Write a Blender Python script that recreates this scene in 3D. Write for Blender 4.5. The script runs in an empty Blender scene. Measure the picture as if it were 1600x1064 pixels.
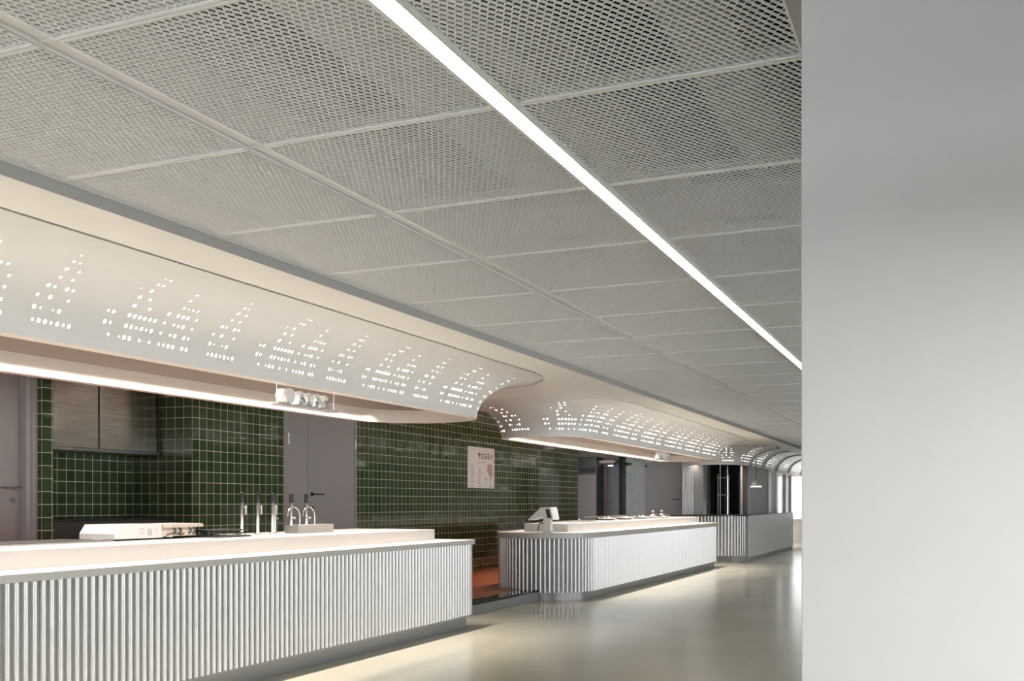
import bpy, bmesh, math, random
from mathutils import Vector, Matrix
R = math.radians
PI = math.pi
random.seed(7)
sc = bpy.context.scene
COL = sc.collection

# ------------------------------------------------------------------ camera
CAMX, CAMY, CAMZ = 0.0, 0.0, 1.3
cam_d = bpy.data.cameras.new('camera')
cam = bpy.data.objects.new('camera', cam_d)
COL.objects.link(cam)
cam.location = (CAMX, CAMY, CAMZ)
cam.rotation_euler = (R(90), 0, math.atan(697 / 1617.0))
cam_d.sensor_width = 36.0
cam_d.lens = 36.0 * 1617.0 / 1600.0
cam_d.shift_y = (786.5 - 532.0) / 1600.0
cam_d.clip_end = 200
cam_d.clip_start = 0.05
sc.camera = cam

# ------------------------------------------------------------------ world, exposure
w = bpy.data.worlds.new('daylight')
sc.world = w
w.use_nodes = True
bg = w.node_tree.nodes['Background']
bg.inputs[0].default_value = (0.93, 0.97, 1.0, 1)
bg.inputs[1].default_value = 4.6
sc.view_settings.view_transform = 'Standard'
sc.view_settings.look = 'None'
sc.view_settings.gamma = 1
sc.view_settings.exposure = 0.0
try:
    sc.view_settings.use_curve_mapping = False
except Exception:
    pass
sc.cycles.use_denoising = True
sc.cycles.max_bounces = 10
sc.cycles.diffuse_bounces = 6
sc.cycles.caustics_reflective = False
sc.cycles.caustics_refractive = False


def area(name, loc, rot, sx, sy, power, col, spread=180, parent=None):
    d = bpy.data.lights.new(name, 'AREA')
    d.shape = 'RECTANGLE'
    d.size = sx
    d.size_y = sy
    d.energy = power
    d.color = col
    d.spread = R(spread)
    o = bpy.data.objects.new(name, d)
    COL.objects.link(o)
    o.location = loc
    o.rotation_euler = rot
    if parent:
        o.parent = parent
    return o


WARM = (1.0, 0.88, 0.78)
STRIP_W_PER_M = 21.0
# the warm linear lamps recessed inside each canopy, just behind its front and back lips
CAN = [  # bottom outline: y0, y1 of each canopy
    (-1.0, 10.345), (12.85, 22.2), (23.9, 36.0)]
for i, (y0, y1) in enumerate(CAN):
    a0, a1 = y0 + 0.55, y1 - 0.55
    L = a1 - a0
    cy = (a0 + a1) / 2
    k = (1.0, 1.0, 0.5)[i]
    area('canopy_led_front', (-4.84, cy, 2.333), (0, 0, 0), 0.03, L, STRIP_W_PER_M * L * k, WARM, 84)
    area('canopy_led_back', ((-5.84, -5.70, -5.84)[i], cy, 2.333), (0, 0, 0), 0.03, L, STRIP_W_PER_M * 0.75 * L * k, WARM, 110)

# ------------------------------------------------------------------ materials
MATS = {}


def nd(nt, t, **kw):
    n = nt.nodes.new(t)
    for k, v in kw.items():
        setattr(n, k, v)
    return n


def mat(name, col, rough=0.5, metal=0.0, spec=0.5, noise=0.0, nscale=8.0, bump=0.0, bscale=60.0, emit=None, estr=0.0,
        stretch=None, coat=0.0):
    if name in MATS:
        return MATS[name]
    m = bpy.data.materials.new(name)
    m.use_nodes = True
    nt = m.node_tree
    b = nt.nodes['Principled BSDF']
    b.inputs['Base Color'].default_value = (*col, 1)
    b.inputs['Roughness'].default_value = rough
    b.inputs['Metallic'].default_value = metal
    b.inputs['Specular IOR Level'].default_value = spec
    b.inputs['Coat Weight'].default_value = coat
    tc = nd(nt, 'ShaderNodeTexCoord')
    src = tc.outputs['Object']
    if stretch:
        mp = nd(nt, 'ShaderNodeMapping')
        mp.inputs['Scale'].default_value = stretch
        nt.links.new(src, mp.inputs[0])
        src = mp.outputs[0]
    # a little colour variation so that nothing is perfectly flat
    nz = nd(nt, 'ShaderNodeTexNoise')
    nz.inputs['Scale'].default_value = nscale
    nz.inputs['Detail'].default_value = 4
    nt.links.new(src, nz.inputs['Vector'])
    mx = nd(nt, 'ShaderNodeMix', data_type='RGBA')
    amt = noise if noise else 0.03
    mx.inputs[6].default_value = (*[c * (1 - amt) for c in col], 1)
    mx.inputs[7].default_value = (*[min(1, c * (1 + amt)) for c in col], 1)
    nt.links.new(nz.outputs[0], mx.inputs[0])
    nt.links.new(mx.outputs[2], b.inputs['Base Color'])
    if bump:
        n2 = nd(nt, 'ShaderNodeTexNoise')
        n2.inputs['Scale'].default_value = bscale
        n2.inputs['Detail'].default_value = 3
        nt.links.new(src, n2.inputs['Vector'])
        bp = nd(nt, 'ShaderNodeBump')
        bp.inputs['Strength'].default_value = bump
        bp.inputs['Distance'].default_value = 0.002
        nt.links.new(n2.outputs[0], bp.inputs['Height'])
        nt.links.new(bp.outputs[0], b.inputs['Normal'])
    if emit:
        b.inputs['Emission Color'].default_value = (*emit, 1)
        b.inputs['Emission Strength'].default_value = estr
    MATS[name] = m
    return m


def tile_mat():
    m = bpy.data.materials.new('green_glazed_tile')
    m.use_nodes = True
    nt = m.node_tree
    b = nt.nodes['Principled BSDF']
    tc = nd(nt, 'ShaderNodeNewGeometry')
    sp = nd(nt, 'ShaderNodeSeparateXYZ')
    nt.links.new(tc.outputs['Position'], sp.inputs[0])
    ad = nd(nt, 'ShaderNodeMath', operation='ADD')
    nt.links.new(sp.outputs[0], ad.inputs[0])
    nt.links.new(sp.outputs[1], ad.inputs[1])
    a2 = nd(nt, 'ShaderNodeMath', operation='ADD')
    a2.inputs[1].default_value = 48.0 - 9.08 + 7.75 + 0.003
    nt.links.new(ad.outputs[0], a2.inputs[0])
    z2 = nd(nt, 'ShaderNodeMath', operation='ADD')
    z2.inputs[1].default_value = 0.12 * 4 - 0.14 + 0.05
    nt.links.new(sp.outputs[2], z2.inputs[0])
    cb = nd(nt, 'ShaderNodeCombineXYZ')
    nt.links.new(a2.outputs[0], cb.inputs[0])
    nt.links.new(z2.outputs[0], cb.inputs[1])
    br = nd(nt, 'ShaderNodeTexBrick')
    br.offset = 0.0
    br.offset_frequency = 1
    br.squash = 1.0
    br.inputs['Scale'].default_value = 1.0
    br.inputs['Brick Width'].default_value = 0.12
    br.inputs['Row Height'].default_value = 0.12
    br.inputs['Mortar Size'].default_value = 0.0032
    br.inputs['Mortar Smooth'].default_value = 0.1
    br.inputs['Bias'].default_value = 0.0
    br.inputs['Color1'].default_value = (0.034, 0.062, 0.024, 1)
    br.inputs['Color2'].default_value = (0.056, 0.088, 0.036, 1)
    br.inputs['Mortar'].default_value = (0.62, 0.68, 0.52, 1)
    nt.links.new(cb.outputs[0], br.inputs['Vector'])
    nt.links.new(br.outputs['Color'], b.inputs['Base Color'])
    mr = nd(nt, 'ShaderNodeMapRange')
    mr.inputs[3].default_value = 0.06
    mr.inputs[4].default_value = 0.7
    nt.links.new(br.outputs['Fac'], mr.inputs[0])
    nt.links.new(mr.outputs[0], b.inputs['Roughness'])
    # slightly uneven glaze and recessed grout
    nz = nd(nt, 'ShaderNodeTexNoise')
    nz.inputs['Scale'].default_value = 7.0
    nt.links.new(cb.outputs[0], nz.inputs['Vector'])
    inv = nd(nt, 'ShaderNodeMath', operation='MULTIPLY')
    inv.inputs[1].default_value = -1.0
    nt.links.new(br.outputs['Fac'], inv.inputs[0])
    sm = nd(nt, 'ShaderNodeMath', operation='ADD')
    nt.links.new(inv.outputs[0], sm.inputs[0])
    nt.links.new(nz.outputs[0], sm.inputs[1])
    bp = nd(nt, 'ShaderNodeBump')
    bp.inputs['Strength'].default_value = 0.25
    bp.inputs['Distance'].default_value = 0.002
    nt.links.new(sm.outputs[0], bp.inputs['Height'])
    nt.links.new(bp.outputs[0], b.inputs['Normal'])
    return m


def floor_mat():
    m = bpy.data.materials.new('polished_beige_floor')
    m.use_nodes = True
    nt = m.node_tree
    b = nt.nodes['Principled BSDF']
    g = nd(nt, 'ShaderNodeNewGeometry')
    nz = nd(nt, 'ShaderNodeTexNoise')
    nz.inputs['Scale'].default_value = 0.8
    nz.inputs['Detail'].default_value = 5
    nt.links.new(g.outputs['Position'], nz.inputs['Vector'])
    br = nd(nt, 'ShaderNodeTexBrick')
    br.offset = 0.5
    br.inputs['Scale'].default_value = 1.0
    br.inputs['Brick Width'].default_value = 1.6
    br.inputs['Row Height'].default_value = 1.6
    br.inputs['Mortar Size'].default_value = 0.0018
    br.inputs['Color1'].default_value = (0.455, 0.443, 0.368, 1)
    br.inputs['Color2'].default_value = (0.462, 0.45, 0.375, 1)
    br.inputs['Mortar'].default_value = (0.33, 0.315, 0.27, 1)
    nt.links.new(g.outputs['Position'], br.inputs['Vector'])
    mx = nd(nt, 'ShaderNodeMix', data_type='RGBA')
    mx.blend_type = 'MULTIPLY'
    mx.inputs[0].default_value = 0.12
    nt.links.new(br.outputs['Color'], mx.inputs[6])
    nt.links.new(nz.outputs[0], mx.inputs[7])
    nt.links.new(mx.outputs[2], b.inputs['Base Color'])
    mr = nd(nt, 'ShaderNodeMapRange')
    mr.inputs[3].default_value = 0.14
    mr.inputs[4].default_value = 0.26
    nt.links.new(nz.outputs[0], mr.inputs[0])
    nt.links.new(mr.outputs[0], b.inputs['Roughness'])
    b.inputs['Specular IOR Level'].default_value = 0.45
    return m


M_TILE = tile_mat()
M_FLOOR = floor_mat()
M_WHITE = mat('white_ceiling_paint', (0.93, 0.91, 0.88), 0.55)
M_COVE = mat('white_canopy_paint', (0.73, 0.725, 0.715), 0.45)
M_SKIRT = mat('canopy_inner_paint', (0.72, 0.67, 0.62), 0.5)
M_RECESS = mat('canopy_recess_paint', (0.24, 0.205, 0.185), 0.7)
M_FASCIA = mat('grey_ceiling_fascia', (0.42, 0.415, 0.40), 0.5)
M_MESH = mat('grey_painted_expanded_metal', (0.84, 0.845, 0.86), 0.4, 0.0)
M_RAIL = mat('grey_ceiling_rail', (0.70, 0.70, 0.69), 0.4)
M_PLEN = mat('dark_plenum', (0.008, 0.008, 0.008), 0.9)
M_DUCT = mat('galvanised_duct', (0.42, 0.42, 0.42), 0.5, 0.0, noise=0.15, nscale=3)
M_LED = mat('led_diffuser', (0.9, 0.9, 0.88), 0.5, emit=(1.0, 1.0, 0.95), estr=9.0)
M_HOLE = mat('canopy_backlight', (0.9, 0.88, 0.85), 0.5, emit=(1.0, 0.96, 0.92), estr=2.2)
M_SLAT = mat('white_fluted_panel', (0.78, 0.785, 0.79), 0.27, 0.4, coat=0.15)
M_SLATBACK = mat('fluted_panel_backing', (0.29, 0.295, 0.30), 0.4)
M_LEDGE = mat('pale_stone_ledge', (0.50, 0.495, 0.48), 0.3, noise=0.05, nscale=30)
M_STONE = mat('white_stone_worktop', (0.38, 0.365, 0.35), 0.3, noise=0.03, nscale=20)
M_PLINTH = mat('grey_metal_plinth', (0.27, 0.275, 0.275), 0.3, 0.3, stretch=(20, 1, 1))
M_COL = mat('pale_grey_column_paint', (0.42, 0.42, 0.42), 0.6, bump=0.05)
M_DOOR = mat('grey_door_paint', (0.34, 0.335, 0.33), 0.4)
M_DOOR2 = mat('grey_frame_paint', (0.40, 0.40, 0.41), 0.4)
M_STEEL = mat('brushed_stainless_steel', (0.72, 0.67, 0.61), 0.2, 1.0, noise=0.4, nscale=3, stretch=(3, 1, 14))
M_STEEL2 = mat('pale_stainless_steel', (0.40, 0.40, 0.39), 0.3, 1.0, noise=0.1, nscale=6)
M_CHROME = mat('chrome', (0.60, 0.60, 0.60), 0.15, 1.0)
M_BLACK = mat('black_plastic', (0.012, 0.012, 0.013), 0.4)
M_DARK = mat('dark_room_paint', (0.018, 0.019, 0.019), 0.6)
M_DGREY = mat('dark_grey_steel', (0.07, 0.07, 0.068), 0.35, 0.3)
M_WPLAST = mat('white_plastic', (0.42, 0.43, 0.435), 0.35)
M_TERM = mat('white_terminal_plastic', (0.82, 0.82, 0.81), 0.35)
M_CARD = mat('beige_plastic', (0.34, 0.30, 0.26), 0.5)
M_KFLOOR = mat('red_brown_kitchen_floor', (0.30, 0.075, 0.030), 0.3, noise=0.12, nscale=4)
M_BLKSTONE = mat('black_granite_edge', (0.015, 0.015, 0.014), 0.1)
M_GWALL = mat('grey_wall_paint', (0.46, 0.46, 0.45), 0.6)
M_LWALL = mat('light_wall_paint', (0.80, 0.80, 0.79), 0.6)
M_KCEIL = mat('kitchen_ceiling_paint', (0.75, 0.73, 0.70), 0.7)
M_RED = mat('dark_red_print', (0.20, 0.035, 0.03), 0.6)
M_GREYPRINT = mat('grey_print', (0.30, 0.28, 0.27), 0.6)
M_PEACH = mat('peach_print', (0.55, 0.36, 0.29), 0.6)
M_BOARD = mat('menu_board_face', (0.88, 0.86, 0.82), 0.35)
M_SIGN = mat('white_sign_letter', (0.75, 0.74, 0.73), 0.4)
M_SIGNBASE = mat('grey_sign_shelf', (0.45, 0.43, 0.42), 0.5)
M_SIGNGREY = mat('grey_sign_face', (0.26, 0.27, 0.27), 0.3)
M_WFRAME = mat('white_window_frame', (0.75, 0.76, 0.77), 0.4)
M_DFRAME = mat('dark_window_frame', (0.10, 0.10, 0.105), 0.4)
mg = bpy.data.materials.new('clear_glass')
mg.use_nodes = True
_b = mg.node_tree.nodes['Principled BSDF']
_b.inputs['Base Color'].default_value = (0.95, 0.97, 0.97, 1)
_b.inputs['Roughness'].default_value = 0.03
_b.inputs['Transmission Weight'].default_value = 1.0
_b.inputs['IOR'].default_value = 1.02
M_GLASS = mg


# ------------------------------------------------------------------ mesh helpers
class MB:
    def __init__(self):
        self.v = []
        self.f = []
        self.mi = []
        self.sm = []

    def add(self, vs, fs, mi=0, smooth=False):
        o = len(self.v)
        self.v += [tuple(p) for p in vs]
        for f in fs:
            self.f.append(tuple(i + o for i in f))
            self.mi.append(mi)
            self.sm.append(smooth)

    def box(self, x0, x1, y0, y1, z0, z1, mi=0, bev=0.0):
        if x0 > x1: x0, x1 = x1, x0
        if y0 > y1: y0, y1 = y1, y0
        if z0 > z1: z0, z1 = z1, z0
        if bev <= 0:
            vs = [(x0, y0, z0), (x1, y0, z0), (x1, y1, z0), (x0, y1, z0), (x0, y0, z1), (x1, y0, z1), (x1, y1, z1), (x0, y1, z1)]
            fs = [(0, 3, 2, 1), (4, 5, 6, 7), (0, 1, 5, 4), (1, 2, 6, 5), (2, 3, 7, 6), (3, 0, 4, 7)]
            self.add(vs, fs, mi)
        else:
            bm = bmesh.new()
            bmesh.ops.create_cube(bm, size=1.0)
            for v in bm.verts:
                v.co = Vector(((x0 + x1) / 2 + v.co.x * (x1 - x0), (y0 + y1) / 2 + v.co.y * (y1 - y0), (z0 + z1) / 2 + v.co.z * (z1 - z0)))
            bmesh.ops.bevel(bm, geom=list(bm.edges), offset=bev, segments=2, affect='EDGES', profile=0.6)
            self.add([v.co[:] for v in bm.verts], [[v.index for v in f.verts] for f in bm.faces], mi)
            bm.free()

    def cyl(self, p0, p1, r, r2=None, n=16, mi=0, caps=True, smooth=True):
        p0 = Vector(p0); p1 = Vector(p1)
        r2 = r if r2 is None else r2
        d = (p1 - p0).normalized()
        a = Vector((0, 0, 1)) if abs(d.z) < 0.9 else Vector((1, 0, 0))
        u = d.cross(a).normalized(); v = d.cross(u)
        vs = []
        for p, rr in ((p0, r), (p1, r2)):
            for i in range(n):
                t = 2 * PI * i / n
                vs.append(p + u * math.cos(t) * rr + v * math.sin(t) * rr)
        self.add(vs, [(i, n + i, n + (i + 1) % n, (i + 1) % n) for i in range(n)], mi, smooth)
        if caps:
            self.add(vs[:n], [tuple(range(n))], mi)
            self.add(vs[n:], [tuple(reversed(range(n)))], mi)

    def tube(self, pts, r, n=10, mi=0):
        pts = [Vector(p) for p in pts]
        rings = []
        prev = None
        for i, p in enumerate(pts):
            if i == 0: d = pts[1] - p
            elif i == len(pts) - 1: d = p - pts[i - 1]
            else: d = pts[i + 1] - pts[i - 1]
            d.normalize()
            if prev is None:
                a = Vector((0, 0, 1)) if abs(d.z) < 0.9 else Vector((1, 0, 0))
                u = d.cross(a).normalized()
            else:
                u = (prev - d * prev.dot(d)).normalized()
            prev = u
            v = d.cross(u)
            rings.append([p + (u * math.cos(2 * PI * k / n) + v * math.sin(2 * PI * k / n)) * r for k in range(n)])
        vs = [q for rg in rings for q in rg]
        fs = []
        for i in range(len(rings) - 1):
            for k in range(n):
                fs.append((i * n + k, i * n + (k + 1) % n, (i + 1) * n + (k + 1) % n, (i + 1) * n + k))
        self.add(vs, fs, mi, True)
        self.add(rings[0], [tuple(reversed(range(n)))], mi)
        self.add(rings[-1], [tuple(range(n))], mi)

    def lathe(self, prof, c, n=24, mi=0, smooth=True):
        vs = []
        for r, z in prof:
            for k in range(n):
                t = 2 * PI * k / n
                vs.append((c[0] + r * math.cos(t), c[1] + r * math.sin(t), c[2] + z))
        fs = []
        for i in range(len(prof) - 1):
            for k in range(n):
                fs.append((i * n + k, i * n + (k + 1) % n, (i + 1) * n + (k + 1) % n, (i + 1) * n + k))
        self.add(vs, fs, mi, smooth)

    def prism(self, outline, z0, z1, mi=0, chamfer=0.0):
        """outline: ccw list of (x, y)"""
        n = len(outline)
        if chamfer > 0:
            def inset(d):
                out = []
                for i in range(n):
                    a = Vector(outline[i - 1]); b = Vector(outline[i]); c = Vector(outline[(i + 1) % n])
                    d1 = (b - a).normalized(); d2 = (c - b).normalized()
                    nn = Vector((-(d1.y + d2.y), d1.x + d2.x))
                    nn.normalize()
                    k = d / max(0.3, nn.dot(Vector((-d1.y, d1.x))))
                    out.append((b.x + nn.x * k, b.y + nn.y * k))
                return out
            i1 = inset(chamfer)
            lay = [(i1, z0), (outline, z0 + chamfer), (outline, z1 - chamfer), (i1, z1)]
        else:
            lay = [(outline, z0), (outline, z1)]
        vs = [(p[0], p[1], z) for o, z in lay for p in o]
        fs = []
        for l in range(len(lay) - 1):
            for i in range(n):
                j = (i + 1) % n
                fs.append((l * n + i, l * n + j, (l + 1) * n + j, (l + 1) * n + i))
        fs.append(tuple(reversed(range(n))))
        fs.append(tuple((len(lay) - 1) * n + i for i in range(n)))
        self.add(vs, fs, mi)

    def build(self, name, mats, parent=None, loc=None):
        me = bpy.data.meshes.new(name)
        off = Vector(loc) if loc else Vector((0, 0, 0))
        me.from_pydata([Vector(p) - off for p in self.v], [], self.f)
        if not isinstance(mats, (list, tuple)):
            mats = [mats]
        for m in mats:
            me.materials.append(m)
        me.polygons.foreach_set('material_index', self.mi)
        me.polygons.foreach_set('use_smooth', self.sm)
        me.update()
        o = bpy.data.objects.new(name, me)
        COL.objects.link(o)
        if parent is not None:
            o.parent = parent
            o.location = off - parent.location
        else:
            o.location = off
        return o


def tag(o, label=None, cat=None, group=None, kind=None):
    if label: o['label'] = label
    if cat: o['category'] = cat
    if group: o['group'] = group
    if kind: o['kind'] = kind
    return o


def thing(name, loc, label, cat, group=None):
    o = bpy.data.objects.new(name, None)
    o.empty_display_size = 0.1
    COL.objects.link(o)
    o.location = loc
    return tag(o, label, cat, group)


def struct(name, mb, m, parent=None):
    o = mb.build(name, m, parent)
    if parent is None:
        o['kind'] = 'structure'
    return o


def sbox(name, x0, x1, y0, y1, z0, z1, m, parent=None, bev=0.0):
    b = MB(); b.box(x0, x1, y0, y1, z0, z1, 0, bev)
    return struct(name, b, m, parent)


def pbox(name, m, parent, *a, bev=0.0):
    b = MB(); b.box(*a, 0, bev)
    return b.build(name, m, parent)


def copy_tree(o, parent=None, off=None):
    c = o.copy()
    COL.objects.link(c)
    c.parent = parent
    if off is not None:
        c.location = Vector(o.location) + Vector(off)
    for ch in list(o.children):
        copy_tree(ch, c)
    return c


# ------------------------------------------------------------------ the setting
KZ = 0.14          # kitchen floor level
ZC = 2.6867        # mesh ceiling
ZS = 2.63          # white soffit
XW = -7.75         # tiled wall plane
sbox('floor', -5.17, 9.0, -9.0, 40.0, -0.1, 0.0, M_FLOOR)
# raised kitchen platform with a black stone nosing and grey riser
pl = sbox('floor_kitchen', -11.0, -5.40, -3.0, 40.0, -0.1, KZ, M_KFLOOR)
b = MB()
b.box(-5.40, -5.165, -3.0, 22.7, KZ - 0.025, KZ + 0.001, 0)
b.build('nosing', M_BLKSTONE, pl)
b = MB()
b.box(-5.40, -5.18, -3.0, 22.7, -0.1, KZ - 0.025, 0)
b.build('riser', M_PLINTH, pl)

# tiled wall: longitudinal runs of the plane X = XW, and the niche of the cooking hood
ZK = 2.95
sbox('wall_left', XW - 0.15, XW, 12.461, 21.68, KZ, ZK, M_TILE)    # long tiled wall right of the double door
sbox('wall_left', XW - 0.85, XW, 9.08, 10.759, KZ, ZK, M_TILE)     # tiled wall from the niche to the double door
sbox('wall_left', XW - 1.0, XW - 0.851, 6.9, 10.76, KZ, ZK, M_TILE)  # back of the niche
sbox('wall_left', XW - 0.85, XW, 7.059, 7.17, KZ, ZK, M_TILE)      # pier left of the niche
b = MB()
b.box(XW - 0.15, XW, 10.76, 12.45, 2.62, ZK)         # above the double door
b.box(XW - 0.3, XW - 0.02, -3.0, 7.058, 2.62, ZK)
b.box(XW - 0.3, XW - 0.02, -3.0, 5.85, KZ, 2.62)
b.box(XW - 0.15, XW, 24.7, 25.2, KZ, ZK)
b.box(XW - 0.15, XW, 21.68, 24.7, 2.53, ZK)          # header above the dark opening
struct('wall_left_upper', b, M_DGREY)

# kitchen ceiling
sbox('ceiling_kitchen', -11.0, -6.12, -3.0, 36.0, 2.93, 3.05, M_KCEIL)
b = MB(); b.box(-6.15, -6.12, -3.0, 36.0, ZS, 3.05)
struct('trim_1', b, M_WHITE)

# door 1: grey leaf at the left edge, frame, lever handle
d1 = bpy.data.objects.new('door_1', None); COL.objects.link(d1); d1['kind'] = 'structure'
d1.location = (XW - 0.2, 6.4, KZ)
pbox('leaf', M_DOOR, d1, XW - 0.22, XW - 0.18, 5.90, 6.945, KZ, 2.60)
b = MB()
b.box(XW - 0.22, XW - 0.10, 6.955, 7.006, KZ, 2.62)
b.box(XW - 0.22, XW - 0.10, 5.85, 5.90, KZ, 2.62)
b.build('frame', M_DOOR2, d1)
b = MB()
b.box(XW - 0.12, XW - 0.075, 7.006, 7.058, KZ, 2.62)
b.build('architrave', M_DOOR2, d1)
b = MB()
hy, hz = 6.90, 1.44
b.cyl((XW - 0.18, hy, hz), (XW - 0.125, hy, hz), 0.011)
b.tube([(XW - 0.125, hy + 0.02, hz), (XW - 0.125, hy - 0.20, hz)], 0.010)
b.cyl((XW - 0.182, hy, hz), (XW - 0.172, hy, hz), 0.028, n=20)
b.cyl((XW - 0.182, hy - 0.03, hz - 0.11), (XW - 0.165, hy - 0.03, hz - 0.11), 0.026, n=20)
b.cyl((XW - 0.165, hy - 0.03, hz - 0.11), (XW - 0.150, hy - 0.03, hz - 0.11), 0.010, n=12)
b.build('door_handle', M_CHROME, d1)

# door 2: unequal grey double door with hinges and black lever
d2 = bpy.data.objects.new('door_2', None); COL.objects.link(d2); d2['kind'] = 'structure'
d2.location = (XW, 11.6, KZ)
b = MB()
b.box(XW - 0.12, XW + 0.012, 10.76, 10.85, KZ, 2.62)
b.box(XW - 0.12, XW + 0.012, 12.42, 12.46, KZ, 2.62)
b.build('frame', M_DOOR, d2)
pbox('leaf', M_DOOR, d2, XW - 0.05, XW, 10.855, 11.27, KZ, 2.61)
pbox('leaf', M_DOOR, d2, XW - 0.05, XW + 0.002, 11.277, 12.415, KZ, 2.61)
for yy in (10.85, 12.425):
    for zz in (0.45, 2.12):
        b = MB(); b.cyl((XW + 0.012, yy, zz - 0.07), (XW + 0.012, yy, zz + 0.07), 0.013, n=10)
        b.build('hinge', M_STEEL2, d2)
b = MB()
b.cyl((XW, 11.37, 1.42), (XW + 0.055, 11.37, 1.42), 0.010)
b.tube([(XW + 0.055, 11.35, 1.42), (XW + 0.055, 11.58, 1.42)], 0.009)
b.cyl((XW, 11.37, 1.42), (XW + 0.01, 11.37, 1.42), 0.028, n=18)
b.cyl((XW, 11.37, 1.24), (XW + 0.02, 11.37, 1.24), 0.024, n=18)
b.build('door_handle', M_BLACK, d2)

# ---- far end of the kitchen (a cross wall at Y = 25) with doors, column and dark window
YF = 25.0
b = MB()
b.box(-7.95, -7.163, YF, YF + 0.15, KZ, ZK)
struct('wall_back', b, M_TILE)
b = MB()
b.box(-11, -7.75, YF, YF + 0.15, 2.27, ZK)
b.box(-7.163, -4.65, YF, YF + 0.15, 2.33, ZK)
struct('wall_back_upper', b, M_KCEIL)
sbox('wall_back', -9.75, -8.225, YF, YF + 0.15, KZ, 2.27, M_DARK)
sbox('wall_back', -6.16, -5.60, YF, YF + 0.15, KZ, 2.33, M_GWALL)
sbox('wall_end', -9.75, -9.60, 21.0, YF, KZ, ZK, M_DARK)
d3 = bpy.data.objects.new('door_3', None); COL.objects.link(d3); d3['kind'] = 'structure'
d3.location = (-6.66, YF, KZ)
pbox('leaf', M_DOOR, d3, -7.10, -6.20, YF - 0.03, YF + 0.05, KZ, 2.20)
b = MB()
b.box(-7.163, -7.10, YF - 0.04, YF + 0.1, KZ, 2.25)
b.box(-6.20, -6.16, YF - 0.04, YF + 0.1, KZ, 2.25)
b.box(-7.163, -6.16, YF - 0.04, YF + 0.1, 2.20, 2.33)
b.build('frame', M_DOOR, d3)
b = MB()
b.tube([(-6.26, YF - 0.08, 1.40), (-6.44, YF - 0.08, 1.40)], 0.012)
b.cyl((-6.26, YF - 0.03, 1.40), (-6.26, YF - 0.08, 1.40), 0.012)
b.build('door_handle', M_BLACK, d3)
d4 = bpy.data.objects.new('door_4', None); COL.objects.link(d4); d4['kind'] = 'structure'
d4.location = (-8.0, YF, KZ)
pbox('leaf', M_DOOR, d4, -8.13, -7.83, YF - 0.06, YF - 0.01, KZ, 2.24)
b = MB(); b.box(-8.217, -8.13, YF - 0.10, YF, KZ, 2.27)
b.build('frame', M_DOOR2, d4)
b = MB(); b.tube([(-8.02, YF - 0.10, 1.36), (-7.86, YF - 0.10, 1.36)], 0.012); b.cyl((-8.02, YF - .06, 1.36), (-8.02, YF - .10, 1.36), 0.012)
b.build('door_handle', M_BLACK, d4)

# dark room seen through the service window
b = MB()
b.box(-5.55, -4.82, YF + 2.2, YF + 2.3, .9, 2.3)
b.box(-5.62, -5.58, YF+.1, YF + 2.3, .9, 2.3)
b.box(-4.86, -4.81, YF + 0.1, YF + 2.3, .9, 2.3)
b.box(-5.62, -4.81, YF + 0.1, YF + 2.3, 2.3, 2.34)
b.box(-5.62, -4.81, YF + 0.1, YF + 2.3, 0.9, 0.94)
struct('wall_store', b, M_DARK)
wn = bpy.data.objects.new('window_1', None); COL.objects.link(wn); wn['kind'] = 'structure'
wn.location = (-5.1, YF, 1.0)
b = MB()
b.box(-5.60, -5.54, YF - 0.02, YF + 0.08, 0.96, 2.30)
b.box(-4.75, -4.65, YF - 0.02, YF + 0.08, 0.96, 2.30)
b.box(-5.60, -4.65, YF - 0.02, YF + 0.08, 2.24, 2.33)
b.box(-5.60, -4.65, YF - 0.02, YF + 0.08, 0.90, 1.02)
b.build('window_frame', M_DGREY, wn)
b = MB()
b.box(-5.30, -5.275, YF + 0.0, YF + 0.03, 1.0, 2.26)
b.build('window_mullion', M_STEEL2, wn)

# grey side wall of the last stall, then the glazed partition and the window wall
b = MB()
b.box(-4.80, -4.65, YF, 28.0, 0, ZK)
struct('wall_stall', b, M_GWALL)
d5 = bpy.data.objects.new('window_2', None); COL.objects.link(d5); d5['kind'] = 'structure'
d5.location = (-4.7, 29.8, 0)
b = MB()
for ya, yb in ((28.0, 28.35), (29.25, 29.55), (30.9, 31.25), (32.0, 32.1)):
    b.box(-4.76, -4.62, ya, yb, 0.9, 2.45)
b.box(-4.75, -4.63, 28.0, 32.1, 2.14, 2.45)
b.box(-4.75, -4.63, 28.0, 32.1, 0.6, 1.02)
b.build('window_frame', M_WFRAME, d5)
b = MB()
b.box(-4.74, -4.66, 28.35, 29.25, 1.0, 2.16)
b.build('blind', M_LWALL, d5)
b = MB()
b.box(-4.71, -4.70, 29.55, 32.0, 1.0, 2.16)
b.build('pane', M_GLASS, d5)
# window wall far away
b = MB()
b.box(-9.0, 9.0, 36.0, 36.2, 0, 0.80)
b.box(-9.0, 9.0, 36.0, 36.2, 2.25, 3.4)
b.box(-9.0, -7.5, 36.0, 36.2, 0.8, 2.25)
b.box(-3.2, 9.0, 36.0, 36.2, 0.8, 2.25)
struct('wall_end_window', b, M_LWALL)
d6 = bpy.data.objects.new('window_3', None); COL.objects.link(d6); d6['kind'] = 'structure'
d6.location = (-4, 36, 0.8)
b = MB()
for xx in (-7.5, -6.4, -5.35, -3.3):
    b.box(xx, xx + 0.12, 35.98, 36.12, 0.8, 2.25)
b.build('window_frame', M_DFRAME, d6)
b = MB(); b.box(-9, 9, 35.9, 36.0, 0.78, 0.84)
b.build('window_sill', M_WFRAME, d6)

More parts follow.
